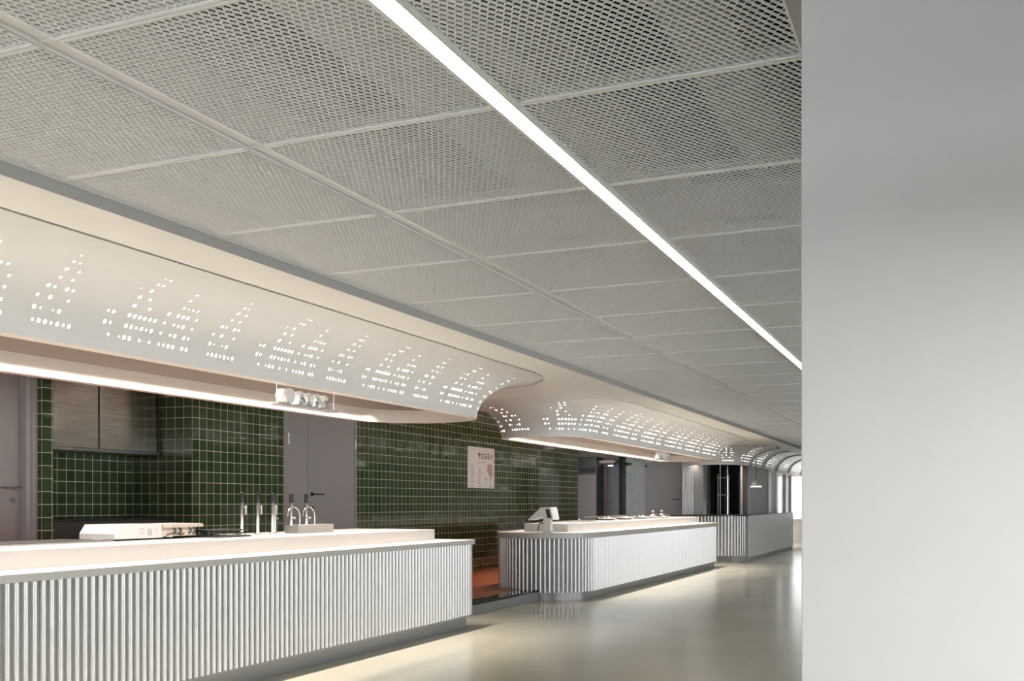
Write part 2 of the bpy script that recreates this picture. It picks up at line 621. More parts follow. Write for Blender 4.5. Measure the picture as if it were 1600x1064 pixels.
# big pale column on the right
sbox('wall_right', -0.3245, 2.3, 2.4, 3.05, 0.0, 3.4, M_COL, bev=0.004)
# unseen soffit, added to keep daylight off the upper column
sbox('ceiling_light_blocker', -0.30, 9.0, -9.0, 1.3, 2.0, 2.12, M_GWALL)
sbox('wall_light_blocker', 4.0, 4.1, -9.0, 2.4, 0, 2.0, M_GWALL)  # unseen wall, added to block light from the side
t = thing('added_fill_light', (1.6, 0.95, 2.0), 'added linear fill light out of view, brightening the lower part of the pale column', 'light')  # added lamp out of view, makes the column brighter lower down
pbox('diffuser', mat('added_fill_diffuser', (0.9, 0.9, 0.9), 0.5, emit=(1.0, 1.0, 0.98), estr=70.0), t, 0.2, 3.4, 0.72, 0.98, 1.994, 1.999)
b = MB(); b.box(0.18, 3.42, 0.70, 0.72, 1.985, 2.0); b.box(0.18, 3.42, 0.98, 1.0, 1.985, 2.0)
b.build('trim', M_RAIL, t)
sbox('wall_side', 9.0, 9.2, 18.0, 36.0, 0, 3.4, M_LWALL)

# ------------------------------------------------------------------ ceiling
XE = -3.56
b = MB()
b.box(-3.58, -3.557, -3.0, 36.0, ZS + 0.001, ZC + 0.03)
struct('trim_2', b, M_FASCIA)
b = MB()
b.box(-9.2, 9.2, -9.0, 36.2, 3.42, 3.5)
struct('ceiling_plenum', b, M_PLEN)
b = MB()
b.box(-0.43, -0.385, -3.0, 36.0, ZC - 0.03, 3.42)
b.box(-0.385, -0.32, -3.0, 36.0, ZC + 0.10, ZC + 0.14)
struct('trim_3', b, M_FASCIA)
b = MB()
b.box(-0.32, 9.2, 3.1, 36.0, 2.98, 3.0)
struct('ceiling_side', b, M_GWALL)

PX = [(-3.555, -2.555), (-2.485, -1.492), (-1.412, -0.435)]
PY0, PYP = 3.315, 1.005
ceil = bpy.data.objects.new('ceiling', None)
COL.objects.link(ceil)
ceil['kind'] = 'structure'
ceil.location = (-2.0, 0, ZC)


def mesh_panel(W, L):
    """expanded metal lattice in a thin frame, origin at its low corner, bottom at z 0"""
    mb = MB()
    fr, fh = 0.012, 0.028
    for (x0, x1, y0, y1) in ((0, W, 0, fr), (0, W, L - fr, L), (0, fr, fr, L - fr), (W - fr, W, fr, L - fr)):
        mb.box(x0, x1, y0, y1, 0, fh)
    nx, ny = round((W - 2 * fr) / 0.026), round((L - 2 * fr) / 0.052)
    px, py = (W - 2 * fr) / nx, (L - 2 * fr) / ny
    wd, hh = 0.0017, 0.0046
    knot = 0.007

    def strand(a, c, flip):
        a = Vector((a[0], a[1])); c = Vector((c[0], c[1]))
        d = (c - a).normalized()
        n = Vector((-d.y, d.x)) * wd
        sh = Vector((0.0026, 0)) * flip       # tilt of the strand
        zb, zt = 0.004, 0.004 + hh
        vs = [(a.x - n.x - sh.x, a.y - n.y, zb), (a.x + n.x - sh.x, a.y + n.y, zb), (c.x + n.x - sh.x, c.y + n.y, zb), (c.x - n.x - sh.x, c.y - n.y, zb),
              (a.x - n.x + sh.x, a.y - n.y, zt), (a.x + n.x + sh.x, a.y + n.y, zt), (c.x + n.x + sh.x, c.y + n.y, zt), (c.x - n.x + sh.x, c.y - n.y, zt)]
        mb.add(vs, [(3, 2, 1, 0), (4, 5, 6, 7), (0, 1, 5, 4), (2, 3, 7, 6), (1, 2, 6, 5), (3, 0, 4, 7)])

    for j in range(ny):
        for i in range(nx):
            x = fr + i * px
            y = fr + j * py
            L0 = (x, y + py / 2); R0 = (x + px, y + py / 2)
            B0 = (x + px / 2, y); T0 = (x + px / 2, y + py)
            k = knot / 2
            strand((B0[0] + 0.001, B0[1] + k), (R0[0], R0[1] - k), 1)
            strand((B0[0] - 0.001, B0[1] + k), (L0[0], L0[1] - k), 1)
            strand((T0[0] + 0.001, T0[1] - k), (R0[0], R0[1] + k), 1)
            strand((T0[0] - 0.001, T0[1] - k), (L0[0], L0[1] + k), 1)
            mb.box(L0[0] - 0.003, L0[0] + 0.003, L0[1] - k - 0.001, L0[1] + k + 0.001, 0.004, 0.004 + hh)
            mb.box(B0[0] - 0.003, B0[0] + 0.003, B0[1] - k - 0.001, B0[1] + k + 0.001, 0.004, 0.004 + hh)
    return mb


for ci, (xa, xb) in enumerate(PX):
    first = None
    for k in range(-2, 31):
        y = PY0 + k * PYP
        if first is None:
            first = mesh_panel(xb - xa, PYP - 0.006).build('mesh_panel', M_MESH, ceil)
            o = first
        else:
            o = first.copy()
            COL.objects.link(o)
            o.parent = ceil
        o.location = (xa + 2.0, y + 0.003, 0)
# rails between the panels
rb = MB()
rb.box(-2.555, -2.485, -1, 35.5, ZC + 0.012, ZC + 0.03)
rb.box(-2.562, -2.556, -1, 35.5, ZC + 0.0, ZC + 0.03)
rb.build('rail', M_RAIL, ceil)
rb = MB()
for k in range(-2, 32):
    y = PY0 + k * PYP
    rb.box(-3.555, -0.435, y - 0.004, y + 0.004, ZC + 0.006, ZC + 0.05)
rb.build('cross_rail', M_RAIL, ceil)

# linear lamp
t = thing('linear_ceiling_light', (-1.452, 16, ZC), 'long glowing white linear light running between the mesh ceiling panels', 'light')
pbox('diffuser', M_LED, t, -1.483, -1.421, -1.0, 35.0, ZC - 0.004, ZC + 0.02)
b = MB()
b.box(-1.492, -1.484, -1.0, 35.0, ZC - 0.006, ZC + 0.05)
b.box(-1.420, -1.412, -1.0, 35.0, ZC - 0.006, ZC + 0.05)
b.box(-1.492, -1.412, -1.0, 35.0, ZC + 0.021, ZC + 0.05)
b.build('housing', M_RAIL, t)

# services above the mesh (seen through it)
DUCTS = [
    (-3.50, -2.95, -1.0, 34.0, 2.86, 3.10), (-2.80, -2.42, -1.0, 34.0, 2.84, 3.02),
    (-2.02, -1.42, -1.0, 34.0, 2.88, 3.16), (-0.93, -0.70, -1.0, 34.0, 2.92, 3.2), (-0.62, -0.46, 5.2, 34.0, 2.95, 3.2)]
for i, (x0, x1, y0, y1, z0, z1) in enumerate(DUCTS):
    b = MB(); b.box(x0, x1, y0, y1, z0, z1, 0, 0.01)
    for k in range(int((y1 - y0) / 1.2)):
        yy = y0 + 0.6 + 1.2 * k
        b.box(x0 - 0.012, x1 + 0.012, yy, yy + 0.03, z0 - 0.012, z1 + 0.012)
    o = b.build('ventilation_duct', M_DUCT)
    lab = ['grey duct above the mesh ceiling, the one nearest the white canopies',
           'narrow grey duct above the mesh ceiling over its long wide rail',
           'wide grey duct above the mesh just left of the glowing linear light',
           'grey duct above the mesh, first to the right of the glowing linear light',
           'slim grey duct above the mesh beside the big pale column'][i]
    tag(o, lab, 'duct', 'ducts above the mesh ceiling')
YB = [(4.92, 5.45), (6.3, 7.4), (8.3, 9.9), (11.5, 14.5), (16, 22)]
for i, (y0, y1) in enumerate(YB):
    b = MB(); b.box(-3.5, -0.46, y0, y1, 2.80, 2.835, 0, 0.004)
    o = b.build('ceiling_baffle', M_DUCT)
    tag(o, ['narrowest pale cross panel above the mesh ceiling, nearest the viewer',
            'second nearest pale cross panel above the mesh ceiling',
            'third pale cross panel above the mesh ceiling counting from the near end',
            'fourth pale cross panel above the mesh ceiling, before the longest one',
            'longest and farthest pale cross panel above the mesh ceiling'][i], 'ceiling panel', 'cross panels above the mesh ceiling')

# ------------------------------------------------------------------ canopies
# profile of the cove: quarter ellipse, arc length table
AE, BE = 0.65, 0.43
_ph = [i / 400 * PI / 2 for i in range(401)]
_s = [0.0]
for i in range(400):
    p = (_ph[i] + _ph[i + 1]) / 2
    _s.append(_s[-1] + math.hypot(AE * math.sin(p), BE * math.cos(p)) * (PI / 2 / 400))
STOT = _s[-1]


def phi_of(s):
    if s <= 0: return 0.0
    if s >= STOT: return PI / 2
    lo, hi = 0, 400
    while hi - lo > 1:
        m = (lo + hi) // 2
        if _s[m] <= s: lo = m
        else: hi = m
    t = (s - _s[lo]) / (_s[hi] - _s[lo])
    return _ph[lo] + t * (_ph[hi] - _ph[lo])


PITCH = 0.0419
ROWH = 0.0725
B_, S_, T_ = 0.0118, 0.0084, 0.005
PA = {0: [(0, S_), (1, B_), (2, B_), (3, S_), (4, B_), (5, S_), (6, B_)], 1: [(0, B_), (1, T_), (3, T_), (4, B_)], 2: [(0, S_), (2, B_), (5, S_)],
      3: [(1, B_), (2, S_), (4, B_), (5, S_)], 4: [(2, S_), (4, S_)], 5: [(2, B_), (4, S_)], 6: [(2, S_), (3, T_)], 7: [(2, T_)]}
PB = {0: [(13, S_), (15, T_), (16, B_), (17, B_), (19, S_), (21, S_), (23, S_), (24, S_), (25, B_), (26, B_), (28, B_), (29, B_)],
      1: [(12, B_), (13, S_), (16, B_), (17, B_), (18, S_), (19, B_), (20, S_), (21, B_), (23, S_), (25, S_), (26, B_), (28, B_), (29, S_)],
      2: [(12, S_), (13, B_), (16, B_), (17, B_), (18, B_), (19, B_), (20, B_), (21, B_), (23, S_), (25, S_), (26, S_), (27, B_), (29, S_)],
      3: [(16, B_), (19, S_), (23, B_), (25, B_), (26, B_), (27, B_), (29, S_)],
      4: [(16, B_), (18, S_), (25, S_), (26, T_), (27, S_), (28, S_)],
      5: [(15, T_), (17, B_), (25, S_)], 6: [(17, S_), (18, S_), (25, S_)], 7: [(17, T_), (18, S_)]}
PER = 34
PAT = {}
for dct in (PA, PB):
    for r_, lst in dct.items():
        for c_, s_ in lst:
            PAT[(r_, c_ % PER)] = s_

ZB0 = 2.2
XB0, XB1 = -6.05, -4.62
RB = (XB1 - XB0) / 2
XM = (XB0 + XB1) / 2


def canopy(y0, y1, phase, label, ribs=False, XB0=-6.05, dend=0.73):
    RB = (XB1 - XB0) / 2
    XM = (XB0 + XB1) / 2
    t = thing('canopy', (XM, (y0 + y1) / 2, ZB0), label, 'canopy', 'white canopies over the counters')
    ya, yb = y0 + RB, y1 - RB
    Ls = yb - ya
    Lc = PI * RB
    L = 2 * Ls + 2 * Lc

    def base(u):
        u = u % L
        if u < Ls:
            return Vector((XB1, ya + u)), Vector((1, 0)), 0.65
        u -= Ls
        if u < Lc:
            th = u / Lc * PI
            n = Vector((math.cos(th), math.sin(th)))
            d = 0.65 + (dend + 0.02 - 0.65) * math.sin(th) if th < PI / 2 else dend * math.sin(th) + 0.02
            return Vector((XM, yb)) + n * RB, n, d
        u -= Lc
        if u < Ls:
            return Vector((XB0, yb - u)), Vector((-1, 0)), 0.02
        u -= Ls
        th = PI + u / Lc * PI
        n = Vector((math.cos(th), math.sin(th)))
        d = 0.65 + 0.20 * -math.sin(th) if th > 1.5 * PI else 0.83 * -math.sin(th) + 0.02
        return Vector((XM, ya)) + n * RB, n, d

    def pos(u, s):
        p, n, d = base(u)
        ph = phi_of(s)
        q = p + n * d * (1 - math.cos(ph))
        return Vector((q.x, q.y, ZB0 + BE * math.sin(ph)))

    def nrm(u, s):
        s = min(max(s, 0.004), STOT - 0.004)
        e = 0.004
        a = pos(u + e, s) - pos(u - e, s)
        c = pos(u, s + e * .9) - pos(u, s - e * .9)
        n = a.cross(c)
        if n.length < 1e-12: return Vector((0, 0, -1))
        n.normalize()
        return n

    N = round(L / PITCH)
    pt = L / N
    srow = [0.0] + [0.063 + ROWH * i for i in range(9)] + [0.72, 0.79, STOT]
    shear = -0.0165 / ROWH

    def U(i, s):
        return (i - 0.5) * pt + shear * (s - 0.099)

    verts, faces, nor = [], [], []
    grid = {}

    def V(u, s):
        verts.append(pos(u, s)); nor.append(nrm(u, s)); return len(verts) - 1

    for j, s in enumerate(srow):
        for i in range(N):
            grid[(i, j)] = V(U(i, s), s)
    for j in range(len(srow) - 1):
        row = j - 1
        for i in range(N):
            a, b2, c, d = grid[(i, j)], grid[((i + 1) % N, j)], grid[((i + 1) % N, j + 1)], grid[(i, j + 1)]
            sz = PAT.get((row, (i - phase) % PER)) if 0 <= row <= 7 else None
            if sz is None:
                faces.append((a, b2, c, d))
            else:
                sc_ = (srow[j] + srow[j + 1]) / 2
                uc = U(i + 0.5, sc_)
                ring = []
                for k in range(12):
                    th = -PI * 0.75 + 2 * PI * k / 12
                    ring.append(V(uc + sz * math.cos(th), sc_ + sz * 1.12 * math.sin(th)))
                faces.append((a, b2, ring[3], ring[2], ring[1], ring[0]))
                faces.append((b2, c, ring[6], ring[5], ring[4], ring[3]))
                faces.append((c, d, ring[9], ring[8], ring[7], ring[6]))
                faces.append((d, a, ring[0], ring[11], ring[10], ring[9]))
    me = bpy.data.meshes.new('cove_shell')
    me.from_pydata([v - t.location for v in verts], [], faces)
    me.materials.append(M_COVE)
    me.polygons.foreach_set('use_smooth', [True] * len(me.polygons))
    me.update()
    # orient: face normals should agree with the analytic ones
    s_ = 0
    for p in list(me.polygons)[:50]:
        s_ += p.normal.dot(nor[p.vertices[0]])
    if s_ < 0:
        nor = [-n for n in nor]
    me.normals_split_custom_set_from_vertices([n[:] for n in nor])
    o = bpy.data.objects.new('cove_shell', me)
    COL.objects.link(o); o.parent = t
    # glowing sheet behind the perforation
    mb = MB()
    ns = 10
    M2 = 160
    vs = []
    for j in range(ns + 1):
        s = 0.03 + (0.70 - 0.03) * j / ns
        for i in range(M2):
            u = L * i / M2
            p = pos(u, s); n = nrm(u, s)
            q, nn, d = base(u)
            out = Vector((nn.x, nn.y, 0))
            ph = phi_of(s)
            # always step to the hidden side: inwards and up
            n2 = Vector((-out.x * math.cos(ph) * 1.0, -out.y * math.cos(ph), math.sin(ph) * 1.0 + 0.05)).normalized()
            vs.append(p + n2 * 0.03)
    mb.add(vs, [(j * M2 + i, j * M2 + (i + 1) % M2, (j + 1) * M2 + (i + 1) % M2, (j + 1) * M2 + i) for j in range(ns) for i in range(M2)], 0, True)
    mb.build('light_panel', M_HOLE, t)
    # lip, inner skirt, recessed ceiling
    K = 48
    out_o = []
    in_o = []
    ri = RB - 0.10
    for (cy, sgn) in ((yb, 1), (ya, -1)):
        for k in range(K + 1):
            th = PI * k / K
            if sgn < 0: th += PI
            n = Vector((math.cos(th), math.sin(th)))
            out_o.append(Vector((XM, cy)) + n * RB)
            in_o.append(Vector((XM, cy)) + n * ri)
    n = len(out_o)
    mb = MB()
    vs = [(p.x, p.y, ZB0) for p in out_o] + [(p.x, p.y, ZB0) for p in in_o] + [(p.x, p.y, 2.338) for p in in_o]
    fs = [(i, n + i, n + (i + 1) % n, (i + 1) % n) for i in range(n)]
    fs += [(n + i, 2 * n + i, 2 * n + (i + 1) % n, n + (i + 1) % n) for i in range(n)]
    mb.add(vs, fs)
    mb.build('inner_skirt', M_SKIRT, t)
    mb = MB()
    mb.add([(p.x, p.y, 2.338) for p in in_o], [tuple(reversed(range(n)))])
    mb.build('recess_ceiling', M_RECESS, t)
    if ribs:
        for yy in ribs:
            mb = MB()
            pr = []
            for k in range(13):
                ph = PI / 2 * k / 12
                X = XB1 + 0.65 * (1 - math.cos(ph)); Z = ZB0 + BE * math.sin(ph)
                pr.append((X, Z))
            vs = []
            for (X, Z) in pr:
                for dy in (0, 0.30):
                    vs.append((X + 0.02, yy + dy, Z - 0.02)); vs.append((X - 0.0, yy + dy, Z + 0.01))
            fs = []
            for k in range(12):
                a = k * 4
                fs += [(a, a + 2, a + 6, a + 4), (a + 1, a + 5, a + 7, a + 3), (a, a + 4, a + 5, a + 1), (a + 2, a + 3, a + 7, a + 6)]
            mb.add(vs, fs, 0, True)
            mb.build('rib', M_GWALL, t)
    # top outline for the soffit cut
    top = []
    for i in range(200):
        u = L * i / 200
        p, nn, d = base(u)
        q = p + nn * (d + 0.03)
        top.append((q.x, q.y))
    return top


OUT = []
# column 0 of the pattern sits at Y = 4.098 on the first canopy
ph1 = round((4.098 - (CAN[0][0] + RB)) / PITCH) % PER
OUT.append(canopy(*CAN[0], ph1, 'nearest long white curved canopy with lit dot perforations, hanging over the near fluted counter'))
OUT.append(canopy(*CAN[1], 9, 'middle white curved canopy with a round near end, over the counter with the payment terminal', XB0=-5.92, dend=0.55))
OUT.append(canopy(*CAN[2], 20, 'farthest white perforated canopy with grey ribs, beyond the middle one', ribs=[25.1, 26.9, 29.0, 31.3, 33.8]))

# soffit with the three canopy outlines cut out
bm = bmesh.new()


def loop(pts, z):
    vs = [bm.verts.new((p[0], p[1], z)) for p in pts]
    return [bm.edges.new((vs[i], vs[(i + 1) % len(vs)])) for i in range(len(vs))]


ed = loop([(-6.14, -3.0), (-3.556, -3.0), (-3.556, 38.0), (-6.14, 38.0)], ZS)
for tp in OUT:
    ed += loop(tp, ZS)
bmesh.ops.triangle_fill(bm, use_beauty=True, use_dissolve=False, edges=ed)


def inside(pt, poly):
    c = False
    n = len(poly)
    for i in range(n):
        x1, y1 = poly[i]; x2, y2 = poly[(i + 1) % n]
        if (y1 > pt[1]) != (y2 > pt[1]) and pt[0] < (x2 - x1) * (pt[1] - y1) / (y2 - y1) + x1:
            c = not c
    return c


kill = [f for f in bm.faces if any(inside(f.calc_center_median()[:2], tp) for tp in OUT)]
bmesh.ops.delete(bm, geom=kill, context='FACES')
for f in bm.faces:
    if f.normal.z > 0: f.normal_flip()
me = bpy.data.meshes.new('ceiling_soffit')
bm.to_mesh(me); bm.free()
me.materials.append(M_WHITE)
so = bpy.data.objects.new('ceiling_soffit', me)
COL.objects.link(so); so['kind'] = 'structure'
sbox('ceiling_soffit_backing', -6.14, -3.585, -3.0, 36.0, ZS + 0.012, ZS + 0.03, M_WHITE)


# ------------------------------------------------------------------ counters
def arc_pts(cx, cy, r, a0, a1, n):
    return [(cx + r * math.cos(R(a0 + (a1 - a0) * i / n)), cy + r * math.sin(R(a0 + (a1 - a0) * i / n))) for i in range(n + 1)]


def flute_strip(path, z0, z1, pitch=0.06, rw=0.0155, dep=0.024):
    """path (x, y) walked so that the outside is on the right; half-round white flutes over a backing strip"""
    P = [Vector(p) for p in path]
    cum = [0.0]
    for i in range(len(P) - 1):
        cum.append(cum[-1] + (P[i + 1] - P[i]).length)
    L = cum[-1]

    def at(s):
        s = min(max(s, 0), L)
        for i in range(len(P) - 1):
            if s <= cum[i + 1] + 1e-9:
                d = (P[i + 1] - P[i])
                t = (s - cum[i]) / (cum[i + 1] - cum[i])
                dn = d.normalized()
                return P[i] + d * t, Vector((dn.y, -dn.x))
    mb = MB()
    n = int(L / pitch)
    off = (L - n * pitch) / 2
    prev = None
    # backing
    ss = [i * L / max(2, int(L / 0.05)) for i in range(max(2, int(L / 0.05)) + 1)]
    vs = []
    for s in ss:
        p, nn = at(s)
        vs += [(p.x, p.y, z0), (p.x, p.y, z1)]
    mb.add(vs, [(2 * i, 2 * i + 2, 2 * i + 3, 2 * i + 1) for i in range(len(ss) - 1)], 1, True)
    for k in range(n):
        sc_ = off + (k + 0.5) * pitch
        p, nn = at(sc_)
        tt = Vector((-nn.y, nn.x))
        m = 10
        vs = []
        for j in range(m + 1):
            th = PI * j / m
            q = p - tt * math.cos(th) * rw + nn * math.sin(th) * dep
            vs += [(q.x, q.y, z0), (q.x, q.y, z1)]
        mb.add(vs, [(2 * j, 2 * j + 2, 2 * j + 3, 2 * j + 1) for j in range(m)], 0, True)
        mb.add([v for v in vs[0::2]], [tuple(reversed(range(m + 1)))], 0)
        mb.add([v for v in vs[1::2]], [tuple(range(m + 1))], 0)
    return mb


# --- counter 1
c1 = thing('serving_counter', (-5.3, 4.7, 0), 'nearest long white fluted counter, standing at the left with taps behind it', 'counter', 'fluted serving counters')
X1 = -4.70
b = MB(); b.box(-5.95, X1 - 0.004, -1.0, 9.79, KZ - 0.03, 0.87)
b.build('body', M_SLATBACK, c1)
flute_strip([(X1, -1.0), (X1, 9.78)], 0.135, 0.872, 0.06).build('fluted_front', [M_SLAT, M_SLATBACK], c1)
flute_strip([(X1 - 0.004, 9.80), (-5.95, 9.80)], 0.135, 0.872, 0.06).build('fluted_end', [M_SLAT, M_SLATBACK], c1)
b = MB(); b.box(X1 - 0.02, X1 + 0.02, 9.765, 9.805, 0.133, 0.87, 0, 0.004)
b.build('corner_trim', M_SLAT, c1)
b = MB(); b.box(-5.60, -4.735, -1.0, 9.77, 0.0, 0.132)
b.build('plinth', M_PLINTH, c1)
out = [(-5.95, -1.0), (-4.66, -1.0)] + arc_pts(-4.70, 9.82, 0.04, 0, 90, 5) + [(-5.95, 9.86)]
b = MB(); b.prism(out, 0.872, 0.92, 0, 0.003)
b.build('ledge', M_LEDGE, c1)
b = MB(); b.box(-5.90, -4.96, -1.0, 9.49, 0.9205, 1.033, 0, 0.004)
b.build('raised_worktop', M_STONE, c1)

# --- counter 2 (round near end)
c2 = thing('serving_counter', (-5.3, 17, 0), 'middle white fluted counter with a rounded near end and a payment terminal on it', 'counter', 'fluted serving counters')
X2 = -4.60
YE2 = 21.3


def round_outline(xf, xb, ys, ye, n=24):
    r = (xf - xb) / 2
    return [(xb, ye)] + arc_pts((xf + xb) / 2, ys + r, r, 180, 360, n) + [(xf, ye)]


b = MB(); b.prism(round_outline(X2 - 0.004, -5.95, 12.86, YE2), KZ - 0.03, 0.80)
b.build('body', M_SLATBACK, c2)
flute_strip([(-5.95, 16.0)] + arc_pts((X2 - 5.95) / 2, 12.86 + (X2 + 5.95) / 2, (X2 + 5.95) / 2, 180, 360, 48) + [(X2, YE2)], 0.105, 0.828, 0.0605).build(
    'fluted_front', [M_SLAT, M_SLATBACK], c2)
b = MB(); b.box(-5.9, X2 + 0.018, YE2, YE2 + 0.02, 0.105, 0.828)
b.build('end_panel', M_SLAT, c2)
# plinth follows the curve on the low floor only
r2 = (X2 + 5.95) / 2 - 0.03
cx2, cy2 = (X2 - 5.95) / 2, 12.86 + (X2 + 5.95) / 2
o2 = [(-5.18, YE2)] + [(-5.18, cy2 - math.sqrt(r2 ** 2 - (-5.18 - cx2) ** 2))] + [p for p in arc_pts(cx2, cy2, r2, 272, 360, 24) if p[0] > -5.178] + [(cx2 + r2, YE2)]
b = MB(); b.prism(o2, 0.0, 0.104)
b.build('plinth', M_PLINTH, c2)
b = MB(); b.prism(round_outline(-4.555, -5.98, 12.78, YE2 + 0.05, 32), 0.828, 0.905, 0, 0.003)
b.build('ledge', M_LEDGE, c2)
b = MB(); b.box(-5.61, -4.96, 13.45, 21.25, 0.9055, 1.018, 0, 0.004)
b.build('raised_worktop', M_STONE, c2)

# --- counter 3
c3 = thing('serving_counter', (-5.3, 27, 0), 'farthest grey counter with a fluted corner and flat side, by the windows', 'counter')
X3 = -4.35
b = MB(); b.prism([(-4.64, 30.4), (-4.64, 24.5), (-6.0, 24.5), (-6.0, 22.95)] + arc_pts(X3 - 0.6, 23.55, 0.598, 270, 360, 16) + [(X3 - 0.002, 30.4)], 0.0, 1.0)
b.build('body', M_GWALL, c3)
flute_strip([(-6.0, 22.93)] + arc_pts(X3 - 0.6, 23.53, 0.6, 270, 345, 24), 0.13, 1.02, 0.075, 0.022, 0.02).build('fluted_corner', [M_SLAT, M_SLATBACK], c3)
pbox('side_panel', mat('pale_panel_paint', (0.9, 0.9, 0.9), 0.4), c3, X3 - 0.01, X3 + 0.012, 23.6, 30.4, 0.08, 1.02)
b = MB(); b.prism([(-4.64, 30.45), (-4.64, 24.5), (-6.0, 24.5), (-6.0, 22.89)] + arc_pts(X3 - 0.6, 23.51, 0.63, 270, 360, 16) + [(X3 + 0.03, 31.0)], 1.02, 1.04)
b.build('worktop', M_DGREY, c3)
b = MB()
b.box(-5.9, X3 - 0.25, 22.94, 22.99, 0.0, 0.12)
b.build('plinth', M_PLINTH, c3)
# low grey cabinet past counter 3
t = thing('low_cabinet', (-4.6, 33.5, 0), 'low grey cabinet against the bright far window, past the last counter', 'cabinet')
pbox('body', M_GWALL, t, -5.4, -4.30, 33.0, 34.0, 0.1, 0.80)
pbox('worktop', M_WFRAME, t, -5.42, -4.28, 32.98, 34.02, 0.80, 0.83)
pbox('plinth', M_WFRAME, t, -5.35, -4.33, 33.03, 33.97, 0.0, 0.1)

# ------------------------------------------------------------------ fluted column far
fc = thing('fluted_column', (-5.9, 24.6, KZ), 'grey column clad in vertical flutes, between the far grey door and the dark window', 'column')
flute_strip([(-6.16, 24.72), (-5.83, 24.60)], KZ, 2.60, 0.055, 0.016, 0.02).build('fluted_cladding', [M_SLAT, M_SLATBACK], fc)
b = MB(); b.prism([(-6.16, 24.95), (-6.16, 24.725), (-5.83, 24.605), (-5.61, 24.605), (-5.61, 24.95)], KZ, 2.60)
b.build('shaft', M_GWALL, fc)

# ------------------------------------------------------------------ kitchen equipment
# stainless hood with two panels
h = thing('extractor_hood', (-8.4, 8.2, 1.83), 'brushed stainless steel extractor hood in the green tiled niche', 'hood')
b = MB()
b.prism([(-8.60, 7.17), (-8.22, 7.17), (-8.22, 9.04), (-8.60, 9.04)], 1.86, 2.93)
b.build('body', M_DGREY, h)
pbox('panel', M_STEEL, h, -8.22, -8.205, 7.17, 8.17, 1.87, 2.90)
pbox('panel', M_STEEL, h, -8.22, -8.205, 8.195, 9.03, 1.87, 2.90)
b = MB()
b.box(-8.60, -8.19, 7.17, 9.06, 1.835, 1.865, 0, 0.003)
b.build('drip_rim', M_STEEL2, h)
pbox('end_strip', M_STEEL2, h, -8.215, -8.20, 9.045, 9.065, 1.87, 2.90)
# cooking range
h = thing('cooking_range', (-8.3, 8.2, KZ), 'low dark grey cooking range with a black rim under the steel hood', 'stove')
pbox('body', M_DGREY, h, -8.60, -8.0, 7.19, 9.06, KZ, 1.12, bev=0.006)
pbox('top_rim', M_BLACK, h, -8.60, -7.99, 7.18, 9.07, 1.12, 1.145)

# scale / till box on the near worktop
ZW = 1.033
t = thing('countertop_appliance', (-5.6, 6.1, ZW), 'white and beige box shaped appliance with black cables on the near counter', 'appliance')
b = MB()
x0, x1 = -5.78, -5.42


def extr_y(mb, prof_xz, ya, yb, mi=0):
    n = len(prof_xz)
    vs = [(x, ya, z) for x, z in prof_xz] + [(x, yb, z) for x, z in prof_xz]
    fs = [tuple(range(n)), tuple(reversed(range(n, 2 * n)))] + [(i, n + i, n + (i + 1) % n, (i + 1) % n) for i in range(n)]
    mb.add(vs, fs, mi)


def extr_x(mb, prof_yz, xa, xb, mi=0):
    n = len(prof_yz)
    vs = [(xa, y, z) for y, z in prof_yz] + [(xb, y, z) for y, z in prof_yz]
    fs = [tuple(reversed(range(n))), tuple(range(n, 2 * n))] + [(i, (i + 1) % n, n + (i + 1) % n, n + i) for i in range(n)]
    mb.add(vs, fs, mi)


extr_x(b, [(5.58, ZW + 0.012), (6.05, ZW + 0.012), (6.05, ZW + 0.115), (5.63, ZW + 0.115), (5.58, ZW + 0.05)], -5.78, -5.45)
b.build('housing', M_WPLAST, t)
b = MB()
b.box(-5.78, -5.45, 6.052, 6.42, ZW + 0.02, ZW + 0.105)
b.box(-5.78, -5.44, 6.052, 6.50, ZW + 0.085, ZW + 0.112)
b.build('connector_side', M_CARD, t)
b = MB()
for yy in (6.17, 6.23, 6.34, 6.39):
    b.tube([(-5.447, yy, ZW + 0.085), (-5.435, yy + 0.012, ZW + 0.07), (-5.435, yy + 0.012, ZW + 0.05), (-5.447, yy, ZW + 0.035)], 0.006, 8)
b.tube([(-5.447, 6.10, ZW + 0.03), (-5.43, 6.15, ZW + 0.045), (-5.43, 6.24, ZW + 0.03), (-5.44, 6.28, ZW + 0.04)], 0.005, 8)
b.build('cable', M_BLACK, t)
b = MB()
for k in range(4):
    b.box(-5.451, -5.449, 5.82, 5.87, ZW + 0.04 + 0.014 * k, ZW + 0.045 + 0.014 * k)
    b.box(-5.451, -5.449, 5.98, 6.01, ZW + 0.04 + 0.014 * k, ZW + 0.045 + 0.014 * k)
b.box(-5.451, -5.449, 5.90, 5.95, ZW + 0.03, ZW + 0.08)
b.build('rating_print', M_GREYPRINT, t)
for yy in (5.62, 6.0, 6.4):
    for xx in (-5.50, -5.73):
        b = MB(); b.cyl((xx, yy, ZW), (xx, yy, ZW + 0.02), 0.012, n=10)
        b.build('foot', M_BLACK, t)
